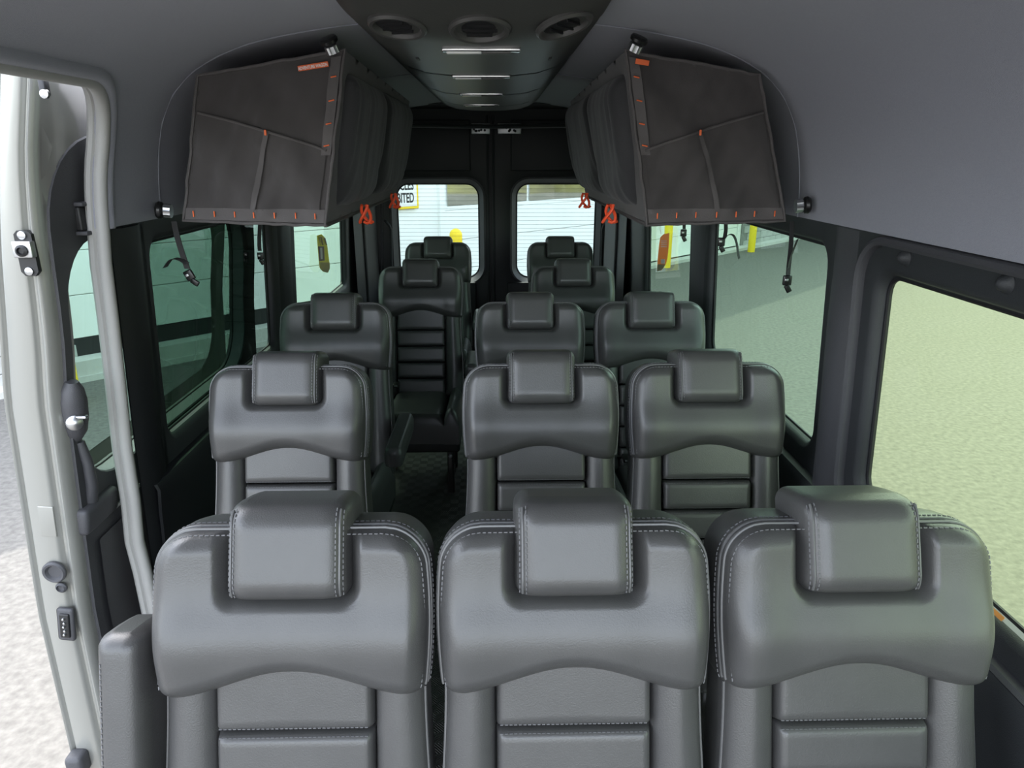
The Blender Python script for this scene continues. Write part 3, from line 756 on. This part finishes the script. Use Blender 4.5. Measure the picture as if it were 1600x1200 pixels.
    # cushion
    cmp_ = lambda x, d, n: Vector((x, -d + .05, .545 + n - .04 * (1 - d / .50)))
    mb = MB(); pillow(mb, lambda s: -.145, lambda s: .145, .0, .49, cmp_, .055, .05, .10, 20, 24, gus=.002); cu = S('seat_cushion', mb, 'leather')
    for sg_ in (-1, 1):
        xl, xr = ((lambda s: .147), (lambda s: .219)) if sg_ > 0 else ((lambda s: -.219), (lambda s: -.147))
        mb = MB(); pillow(mb, xl, xr, .0, .50, cmp_, .080, .044, .10, 14, 24, gus=.002); S('seat_bolster', mb, 'leather')
    mb = MB(); dashes(mb, [cmp_(-.14 + .28 * k / 14, .474, .052) for k in range(15)]); S('stitching', mb, 'thread', cu, smooth=0)
    mb = MB(); mb.rbox((0, -.20, .425), (.44, .46, .06), .015); S('seat_base', mb, 'shell')
    # legs
    for x in (-.17, .17):
        for y in (-.36, -.06):
            mb = MB(); mb.rbox((x, y, .28), (.03, .05, .24), .004, n=1); lg = S('leg', mb, 'frame_black')
            mb = MB(); mb.lathe([(.010, 0), (.010, .004), (.006, .008), (.001, .009)], (x, y - .025, .36), (0, -1, 0), 10); S('bolt', mb, 'steel', lg)
        mb = MB(); mb.prism([(-.385, FZ), (-.03, FZ), (-.03, FZ + .03), (-.31, FZ + .03), (-.385, FZ + .13)], lambda a, b, n: Vector((x + n, a, b)), -.006, .006); S('brace', mb, 'frame_black')
    # belt buckle
    mb = MB(); mb.tube([(-.12, .04, .57), (-.13, -.02, .61), (-.125, -.06, .625)], .012, 8, flat=.004); mb.rbox((-.118, -.085, .630), (.030, .055, .018), .004); bu = S('belt_buckle', mb, 'buckle')
    mb = MB(); mb.rbox((-.118, -.113, .632), (.018, .010, .008), .002); S('buckle_tongue', mb, 'steel', bu)
make_seat()
def add_seat(x, y, label, row):
    root = empty('passenger_seat', (x, y, FZ)); tag(root, label, 'seat', 'passenger seats facing forward')
    obs = []
    for name, me, m_, par in SEAT:
        o = bpy.data.objects.new(name, me); COL.objects.link(o)
        if name == 'stitching': o['kind'] = 'stuff'
        o.parent = root if par is None else obs[par]; obs.append(o)
    return root
def armrest_up(root, sg_):
    mb = MB(); xl = .232 if sg_ > 0 else -.298
    pillow(mb, lambda s: xl, lambda s: xl + .066, .10, .575, lambda x, s, n: bk_mp(x, s, n + .035), .022, .022, .085, 14, 24, gus=.002, corner=.018)
    a = mb.build('armrest', 'leather', root, 50); a.location.z = -FZ
    mb = MB(); dashes(mb, [bk_mp(xl + .009, .12 + .41 * k / 20, .035 + .0185) for k in range(21)]); mb.build('stitching', 'thread', a, smooth=0)
def armrest_down(root, sg_, ln=.40, material='leather'):
    mb = MB(); x0 = sg_ * .272
    pillow(mb, lambda s: x0 - .030, lambda s: x0 + .030, 0, ln, lambda x, d, n: Vector((x, .10 - d, .745 + n + .02 * d)), .018, .022, .055, 12, 24, gus=.003, corner=.02)
    a = mb.build('armrest', material, root, 50); a.location.z = -FZ
    mb = MB(); mb.tube([(sg_ * .245, .09, .71), (sg_ * .235, .08, .61)], .014, 8); mb.build('armrest_pivot', 'frame_black', a)
    mb = MB()
    for e in (-.02, .02): dashes(mb, [Vector((x0 + e, .08 - (ln - .04) * k / 12, .763 + .02 * ln * k / 12)) for k in range(13)])
    mb.build('stitching', 'thread', a, smooth=0)
ROWS = [   # (foot of the backrest, height in the picture, centres of the seats)
    (.83, 900, (458, 896, 1332)),
    (1.735, 640, (453, 845, 1103)),
    (2.62, 530, (526, 828, 1015)),
    (3.57, 465, (658, 895)),
    (4.64, 420, (685, 875)),
]
LBL = [['grey leather seat nearest the open sliding door, with an upright armrest', 'front row grey leather seat between the door seat and the window seat', 'front row grey leather seat beside the nearest right window'],
       ['second row single grey leather seat by the dark left window', 'second row grey leather seat beside the aisle', 'second row grey leather seat under the right storage bag, by the window'],
       ['third row single dark leather seat by the left windows', 'third row leather seat beside the aisle', 'third row leather seat by the right windows'],
       ['fourth row dark seat left of the rear door seam with its cushion and legs showing', 'fourth row dark seat right of the rear door seam'],
       ['rearmost dark seat in front of the rear left window', 'rearmost dark seat in front of the rear right window']]
for r_, (D, v, cs) in enumerate(ROWS):
    for c_, u in enumerate(cs):
        p = at(u, v, 1, D + .165)
        x = max(-.70, min(.655, p.x))
        root = add_seat(x, D, LBL[r_][c_], r_)
        if r_ == 0 and c_ == 0: armrest_up(root, -1)
        if r_ in (1, 2) and c_ == 0: armrest_down(root, 1)
        if r_ == 3 and c_ == 0: armrest_down(root, 1, .30)
        if r_ == 4 and c_ == 0: armrest_down(root, 1, .36)

# ------------------------------------------------------------------ ceiling console
CX = -.045; C0, C1 = 1.38, 4.72
HULL = [(0, 1.998), (.10, 2.000), (.18, 2.008), (.24, 2.026), (.285, 2.055), (.30, 2.075), (.31, 2.10)]
def con_z(x, D):
    k = sstep(C0 - .06, 1.80, D) * (1 - .35 * sstep(4.45, C1, D))
    return 2.098 - k * (2.098 - lerp_tab(HULL, abs(x)))
def con_pt(u, v):
    d = ray(u, v); o = Vector((0, 0, CAM_Z)); t = 1.0
    while t < 6:
        p = o + d * t
        if p.z >= con_z(p.x - CX, p.y): return p
        t += .002
    return p
croot = empty('ceiling_console', (CX, 2.9, 2.0)); CO = croot.location
tag(croot, 'long dark ceiling console with three round vents and light bars', 'console')
joints = [C0, 1.80, 2.55, 3.35, 4.10, C1]
for a, b in zip(joints, joints[1:]):
    mb = MB(); na = 18 if a == C0 else 8
    def cf(u, v, a=a, b=b):
        x = -.305 + .61 * u; D = a + .003 + (b - a - .006) * v
        lip = .004 * (1 - sstep(0, .04, v)) + (.006 * sstep(.9, 1, v) if a != C0 else 0)
        return Vector((x + CX, D, con_z(x, D) + lip * (1 if a != C0 else 0))) - CO
    mb.grid(cf, 40, na); mb.build('panel', 'console', croot, 60)
for (u, v, r) in ((621, 41, .058), (750, 45, .062), (882, 39, .058)):
    p = con_pt(u, v); e = .01
    nn = Vector((-(con_z(p.x - CX + e, p.y) - con_z(p.x - CX - e, p.y)) / (2 * e), -(con_z(p.x - CX, p.y + e) - con_z(p.x - CX, p.y - e)) / (2 * e), 1)) * -1
    nn.normalize(); c = p - CO
    mb = MB(); mb.lathe([(r * 1.10, -.004), (r * 1.10, .003), (r * 1.02, .008), (r * .90, .007), (r * .80, -.002), (r * .78, -.012)], c, nn, 32); vt = mb.build('vent', 'ring', croot)
    mb = MB(); mb.lathe([(r * .80, -.006), (r * .80, -.002), (r * .3, .003), (.001, .004)], c, nn, 28); mb.build('vent_nozzle', 'vent', vt)
    q = nn.to_track_quat('Z', 'Y').to_matrix()
    for k in (-1, 0, 1):
        mb = MB(); mb.box(c + q @ Vector((0, k * r * .38, .004)), (r * 1.2 * (1 - .25 * abs(k)), r * .06, .006), q); mb.build('blade', 'vent', vt)
for k, (v, hwp) in enumerate(((76, 61), (118, 45), (146, 33), (163, 26))):
    p0 = con_pt(751 - hwp, v); p1 = con_pt(753 + hwp, v); m_ = (p0 + p1) / 2 - CO; wd = (p1 - p0).length
    mb = MB(); mb.rbox(m_ + Vector((0, 0, -.002)), (wd, .030, .012), .004); lb = mb.build('reading_light', 'chrome', croot)
    mb = MB(); mb.rbox(m_ + Vector((-wd * .22, 0, -.009)), (wd * .44, .020, .006), .002); mb.build('lens', 'lens', lb)
    mb = MB(); mb.rbox(m_ + Vector((wd * .19, 0, -.009)), (wd * .36, .022, .007), .002); mb.build('switch_panel', 'ring', lb)
for (u, v) in ((653, 91), (859, 91)):
    p = con_pt(u, v) - CO; mb = MB(); mb.rbox(p, (.008, .05, .008), .002); mb.build('slot', 'vent', croot)

# ------------------------------------------------------------------ storage bags
def make_bag(side, label, logo):
    BF, BB = 2.0, 3.42
    sec = [(-.852, 1.585), (-.470, 1.572), (-.385, 2.012), (-.765, 1.950)] if side < 0 else [(.800, 1.582), (.418, 1.572), (.335, 2.012), (.690, 1.955)]
    c0 = Vector((sec[0][0] * .5 + sec[1][0] * .5, BF, 1.57)); root = empty('storage_bag', c0)
    tag(root, label, 'bag', 'hanging storage bags')
    def c3(i, D): return Vector((sec[i][0], D, sec[i][1] - (.03 if D > 3 and i == 2 else 0))) - c0
    F_ = [c3(i, BF) for i in range(4)]; B_ = [c3(i, BB) for i in range(4)]
    def patch(mb, a, b, c, d, nu, nv, disp, seed):
        nrm = (b - a).cross(d - a).normalized()
        def fn(u, v):
            p = a * (1 - u) * (1 - v) + b * u * (1 - v) + c * u * v + d * (1 - u) * v
            e = min(1, 12 * min(u, 1 - u, v, 1 - v)) 
            return p + nrm * disp(u, v, p + Vector((seed, 0, 0))) * e
        mb.grid(fn, nu, nv)
    sg_ = -1 if side < 0 else 1
    # make every patch's normal point outwards
    def wr(u, v, p):   # wrinkles in the cloth
        return .006 * math.sin(math.pi * u) * math.sin(math.pi * v) + .020 * noise.noise(Vector((p.x * 9 + p.z * 7, p.z * 4, p.x * 2))) + .008 * noise.noise(Vector((p.x * 26 - p.z * 14, p.z * 7, 3.1))) + .003 * noise.noise(p * 34)
    def flip(f): return (lambda u, v, p: -f(u, v, p)) if side < 0 else f
    mb = MB()
    fw = wr if side < 0 else (lambda u, v, p: -wr(u, v, p))
    # normal of (b-a)x(d-a) for front face: left bag a->b is +x, d is +z : normal = -y (towards camera)
    patch(mb, F_[0], F_[1], F_[2], F_[3], 40, 40, fw, 0)
    patch(mb, F_[1], B_[1], B_[2], F_[2], 40, 24, (lambda u, v, p: (.010 * math.sin(math.pi * v)) * (1 if side < 0 else -1)), 3)
    patch(mb, F_[3], F_[2], B_[2], B_[3], 8, 8, lambda u, v, p: 0, 0)
    patch(mb, F_[0], F_[1], B_[1], B_[0], 8, 8, lambda u, v, p: 0, 0)
    patch(mb, F_[0], B_[0], B_[3], F_[3], 8, 8, lambda u, v, p: 0, 0)
    patch(mb, B_[0], B_[1], B_[2], B_[3], 8, 8, lambda u, v, p: 0, 0)
    body = mb.build('bag_body', 'bag', root, 50)
    def fp(u, v, off=0):   # point on the front face with the wrinkles
        p = F_[0] * (1 - u) * (1 - v) + F_[1] * u * (1 - v) + F_[2] * u * v + F_[3] * (1 - u) * v
        e = min(1, 12 * max(0, min(u, 1 - u, v, 1 - v)))
        return p + Vector((0, -1, 0)) * (wr(u, v, p) * e + off)
    # front slip pocket with the slanting top edge
    mb = MB()
    ptop = lambda u: .76 - .33 * u
    mb.grid(lambda u, v: fp(.03 + .92 * u, .09 + (ptop(.03 + .92 * u) - .09) * v, .005 + .006 * math.sin(math.pi * u) * v), 40, 30)
    pk = mb.build('front_pocket', 'bag', root, 50)
    mb = MB(); mb.tube([fp(.03 + .92 * k / 40, ptop(.03 + .92 * k / 40), .009 + .006 * math.sin(math.pi * k / 40)) for k in range(41)], .0034, 6); mb.build('pocket_hem', 'webbing', pk)
    mb = MB(); mb.grid(lambda u, v: fp(.475 + .036 * u + .05 * v * v, .09 + (ptop(.5) - .10) * v, .013 + .005 * v), 3, 24); mb.build('webbing_strip', 'webbing', pk)
    mb = MB(); p = fp(.54, ptop(.54) - .006, .022); mb.rbox(p, (.006, .004, .014), .0015); mb.build('tack', 'orange', pk)
    # bottom band with seven orange tacks
    mb = MB(); mb.grid(lambda u, v: fp(.01 + .98 * u, .015 + .082 * v, .006), 40, 3); bd = mb.build('bottom_band', 'webbing', root, 50)
    for k in range(7):
        mb = MB(); mb.rbox(fp(.07 + .855 * k / 6, .056, .009), (.0034, .004, .016), .0015); mb.build('tack', 'orange', bd)
    mb = MB(); mb.grid(lambda u, v: fp(.915 + .07 * u, .42 + .55 * v, .006), 3, 24); bd = mb.build('side_band', 'webbing', root, 50)
    for v in (.86, .73, .60, .475):
        mb = MB(); mb.rbox(fp(.95, v, .009), (.016, .004, .0034), .0015, Matrix.Rotation(R(12 * -sg_ * -1), 3, 'Y')); mb.build('tack', 'orange', bd)
    # edge binding
    rim = [F_[0] + (F_[1] - F_[0]) * k / 14 for k in range(14)] + [F_[1] + (F_[2] - F_[1]) * k / 14 for k in range(14)] + [F_[2] + (F_[3] - F_[2]) * k / 14 for k in range(14)] + [F_[3] + (F_[0] - F_[3]) * k / 14 for k in range(14)]
    mb = MB(); mb.tube([p + Vector((random.uniform(-.002, .002), -.002, random.uniform(-.002, .002))) for p in rim], .0042, 7, closed=True); mb.build('edge_binding', 'webbing', root)
    mb = MB(); mb.tube([F_[1] + (B_[1] - F_[1]) * k / 8 for k in range(9)], .006, 6); mb.build('bottom_binding', 'webbing', root)
    # pouches on the inner side
    e1 = (B_[1] - F_[1]).normalized(); up = (F_[2] - F_[1]).normalized(); nn = e1.cross(up).normalized()
    if nn.x * sg_ > 0: nn = -nn
    for a, b in ((.04, .58), (.62, 1.34)):
        mb = MB(); mid = (a + b) / 2; hwid = (b - a) / 2
        def pp(x, s, n): 
            return F_[1] + e1 * x + up * s + nn * (n + .012 * noise.noise(Vector((x * 34, s * 3, 1.7 + sg_))) * (1 if n > .01 else 0))
        wf = lambda s: hwid * (1 - .20 * (1 - sstep(.03, .22, s)))
        pillow(mb, lambda s: mid - wf(s), lambda s: mid + wf(s), .045, .40, pp, .050, .07, .01, 40, 26, gus=0, corner=.03)
        po = mb.build('mesh_pouch', 'bag_mesh', root, 60)
        # knotted pull cord under the pouch
        base = F_[1] + e1 * (mid - hwid * .02) + up * .045 + nn * .05
        for q in range(3):
            ph = q * 2.1
            mb = MB(); mb.tube([base + Vector((.010 * math.sin(ph + t * 2.4) * (1 + t), .010 * math.cos(ph + t * 3), -.052 * t if t < 1.1 else -.052 * 1.1 + .02 * (t - 1.1))) for t in [k / 5 for k in range(8)]], .0050, 6); mb.build('pull_cord', 'cord', po)
    if logo:
        # woven label
        lab = empty('brand_label', (0, 0, 0), root)
        u0, u1, vv = (.70, .905, .935) if side < 0 else (.84, .94, .950)
        a, b = fp(u0, vv, .010), fp(u1, vv, .010); d = (b - a); ang = math.atan2(d.z, d.x)
        if side > 0: a, b = b, a; d = b - a; ang = math.atan2(d.z, d.x)
        mb = MB(); mb.rbox((a + b) / 2, (d.length, .002, .013), .0008, Matrix.Rotation(-ang, 3, 'Y'), 1); mb.build('label_tape', 'orange', lab)
        if side < 0:
            mt = Matrix.Translation((a + b) / 2 + Vector((0, -.0016, -.0042))) @ Matrix.Rotation(-ang, 4, 'Y') @ Matrix.Rotation(R(90), 4, 'X')
            text_mesh('lettering', 'ADVENTURE WAGON', .0105, mt, 'white', lab, depth=.0003, align='CENTER', sx=.72)
    return root, F_, c0
make_bag(-1, 'charcoal fabric storage bag hanging over the left window with an orange label', True)
make_bag(1, 'black fabric storage bag hanging over the right windows', True)

def clamp(p, axis, label, top=True):
    root = empty('mounting_clamp', p); root.scale = (.72, .72, .72); tag(root, label, 'clamp', 'clamps holding the storage bags')
    ax = Vector(axis).normalized()
    mb = MB(); mb.lathe([(.026, 0), (.026, .024), (.022, .028), (.014, .030), (.001, .030)], (0, 0, 0), axis, 24, flute=.10); mb.build('clamp_collar', 'steel', root)
    mb = MB(); mb.lathe([(.020, .028), (.031, .034), (.033, .044), (.028, .052), (.012, .054), (.001, .054)], (0, 0, 0), axis, 24); kb = mb.build('clamp_knob', 'buckle', root)
    mb = MB(); q = ax.orthogonal().normalized()
    mb.lathe([(.006, 0), (.006, .006), (.001, .008)], ax * .031 + q * .016, axis, 10); mb.build('set_screw', 'chrome', kb)
p = at(522, 82, 1, 1.985); clamp(p, (-.25, -.35, .75), 'black and silver clamp on the ceiling above the left bag')
p = at(990, 80, 1, 1.985); clamp(p, (.30, -.30, .75), 'black and silver clamp on the ceiling above the right bag')
p = at(268, 330, 1, 1.99); clamp(p, (-1, -.12, .1), 'small dark clamp at the outer bottom corner of the left bag')
p = at(1243, 322, 1, 1.99); clamp(p, (1, -.12, .1), 'silver clamp at the outer bottom corner of the right bag')

# ------------------------------------------------------------------ hanging straps, hang tags
def ribbon(mb, pts, wv, th=.0015):
    pts = [Vector(p) for p in pts]; n = len(pts); L = []
    for i in range(n):
        L.append([pts[i] - wv / 2 + Vector((0, -th, 0)), pts[i] + wv / 2 + Vector((0, -th, 0)), pts[i] + wv / 2 + Vector((0, th, 0)), pts[i] - wv / 2 + Vector((0, th, 0))])
    vs = [v for q in L for v in q]
    mb.add(vs, [(i * 4 + k, i * 4 + (k + 1) % 4, (i + 1) * 4 + (k + 1) % 4, (i + 1) * 4 + k) for i in range(n - 1) for k in range(4)] + [(0, 1, 2, 3), tuple((n - 1) * 4 + k for k in range(4))])
def smooth_path(pix, D, k=6):
    P = [at(u, v, 1, D) for u, v in pix]; o = []
    for i in range(len(P) - 1):
        p0 = P[max(0, i - 1)]; p1 = P[i]; p2 = P[i + 1]; p3 = P[min(len(P) - 1, i + 2)]
        for j in range(k):
            t = j / k; o.append(.5 * ((2 * p1) + (p2 - p0) * t + (2 * p0 - 5 * p1 + 4 * p2 - p3) * t * t + (3 * p1 - p0 - 3 * p2 + p3) * t ** 3))
    return o + [P[-1]]
def strap(label, D, main, bpix, tail=None, w_=.014, brot=0):
    P = smooth_path(main, D); o = P[0]; root = empty('hanging_strap', o); tag(root, label, 'strap', 'loose straps under the bags')
    mb = MB(); ribbon(mb, [p - o for p in P], Vector((w_, .004, 0))); mb.build('webbing', 'strap', root)
    if tail:
        T_ = smooth_path(tail, D - .008); mb = MB(); ribbon(mb, [p - o for p in T_], Vector((w_ * .7, .010, .003))); mb.build('strap_tail', 'strap', root)
    b = at(*bpix, 1, D - .004) - o; rot = Matrix.Rotation(R(brot), 3, 'Y')
    mb = MB(); mb.rbox(b, (.026, .010, .030), .004, rot); bk = mb.build('buckle', 'buckle', root)
    mb = MB(); mb.rbox(b + rot @ Vector((.004, -.002, -.024)), (.016, .008, .024), .003, Matrix.Rotation(R(brot - 30), 3, 'Y')); mb.build('buckle_clip', 'buckle', bk)
    mb = MB(); mb.rbox(b + rot @ Vector((-.004, -.006, .002)), (.010, .003, .007), .001, rot); mb.build('buckle_slot', 'steel', bk)
strap('black strap with buckle hanging in front of the dark left window', 2.06, [(272, 346), (277, 370), (286, 400), (293, 420)], (296, 430), [(293, 412), (280, 405), (268, 405), (258, 418)], brot=-25)
strap('long straight strap with buckle at the outer end of the right bag', 2.06, [(1237, 346), (1236, 380), (1233, 410), (1231, 432)], (1230, 438), [(1231, 420), (1236, 400), (1242, 385), (1246, 374)])
strap('short strap with a curled tail under the middle of the right bag', 2.5, [(1134, 344), (1134, 360), (1132, 372)], (1127, 378), [(1132, 374), (1138, 367), (1146, 368), (1151, 380), (1153, 394), (1155, 404)])
strap('tiny strap end beside the narrow right pillar', 3.0, [(1069, 348), (1069, 358)], (1068, 364))
strap('tiny strap end beside the left window pillar', 3.0, [(406, 350), (405, 380), (406, 392)], (407, 400))

# orange tag, right rear window
def on_glass(u, v, side, off=.012):
    x = XC + side * (.945 + off); return at(u, v, 0, x)
def tag_poly(name, pix, side, material, parent, o, off=.012, th=.0015):
    mb = MB(); P = [on_glass(u, v, side, off) - o for u, v in pix]; k = len(P); e = Vector((-side * th, 0, 0))
    mb.add(P + [p + e for p in P], [tuple(range(k)), tuple(range(2 * k - 1, k - 1, -1))] + [(i, (i + 1) % k, k + (i + 1) % k, k + i) for i in range(k)])
    return mb.build(name, material, parent, smooth=0)
o = on_glass(1036, 390, 1); root = empty('hang_tag', o); tag(root, 'orange hang tag with pale print in the rear right window', 'tag', 'hang tags in the windows')
tag_poly('card', [(1032, 371), (1037, 366), (1046, 364), (1045, 384), (1043, 404), (1040, 414), (1034, 422), (1027, 424), (1028, 404), (1030, 384)], 1, 'tag_orange', root, o)
tag_poly('tip', [(1028, 413), (1040, 413), (1036, 420), (1031, 423), (1027, 424)], 1, 'tag_cream', root, o, .0105)
for v in (376, 379, 382, 385):
    tag_poly('print_line', [(1033, v), (1042, v), (1042, v + 1.1), (1033, v + 1.1)], 1, 'white', root, o, .0100)
tag_poly('print_block', [(1033, 405), (1039, 405), (1039, 412), (1033, 412)], 1, 'white', root, o, .0100)
mb = MB(); mb.tube([on_glass(1033, 366, 1, .008) - o, on_glass(1031, 350, 1, .0) - o], .003, 5, flat=.001); mb.build('tag_loop', 'white', root)
o = on_glass(506, 398, -1); root = empty('hang_tag', o); tag(root, 'yellow and maroon hang tag in the rear left window', 'tag', 'hang tags in the windows')
tag_poly('card', [(495, 368), (502, 366), (508, 372), (511, 384), (514, 408), (515, 420), (512, 426), (506, 425), (500, 420), (498, 408), (496, 384)], -1, 'tag_olive', root, o)
tag_poly('panel', [(497, 385), (506, 385), (507, 407), (499, 408)], -1, 'maroon', root, o, .0105)
tag_poly('print_line', [(500, 387), (503, 387), (504, 405), (501, 405)], -1, 'white', root, o, .0098)
tag_poly('tip', [(498, 410), (515, 410), (515, 420), (511, 426), (504, 424), (499, 418)], -1, 'tag_cream', root, o, .0105)
for k in range(4):
    tag_poly('stripe', [(497 + k * 3, 369 + k), (499 + k * 3, 369 + k), (502 + k * 3, 383), (500.5 + k * 3, 383)], -1, 'maroon' if k % 2 else 'tag_cream', root, o, .0105)
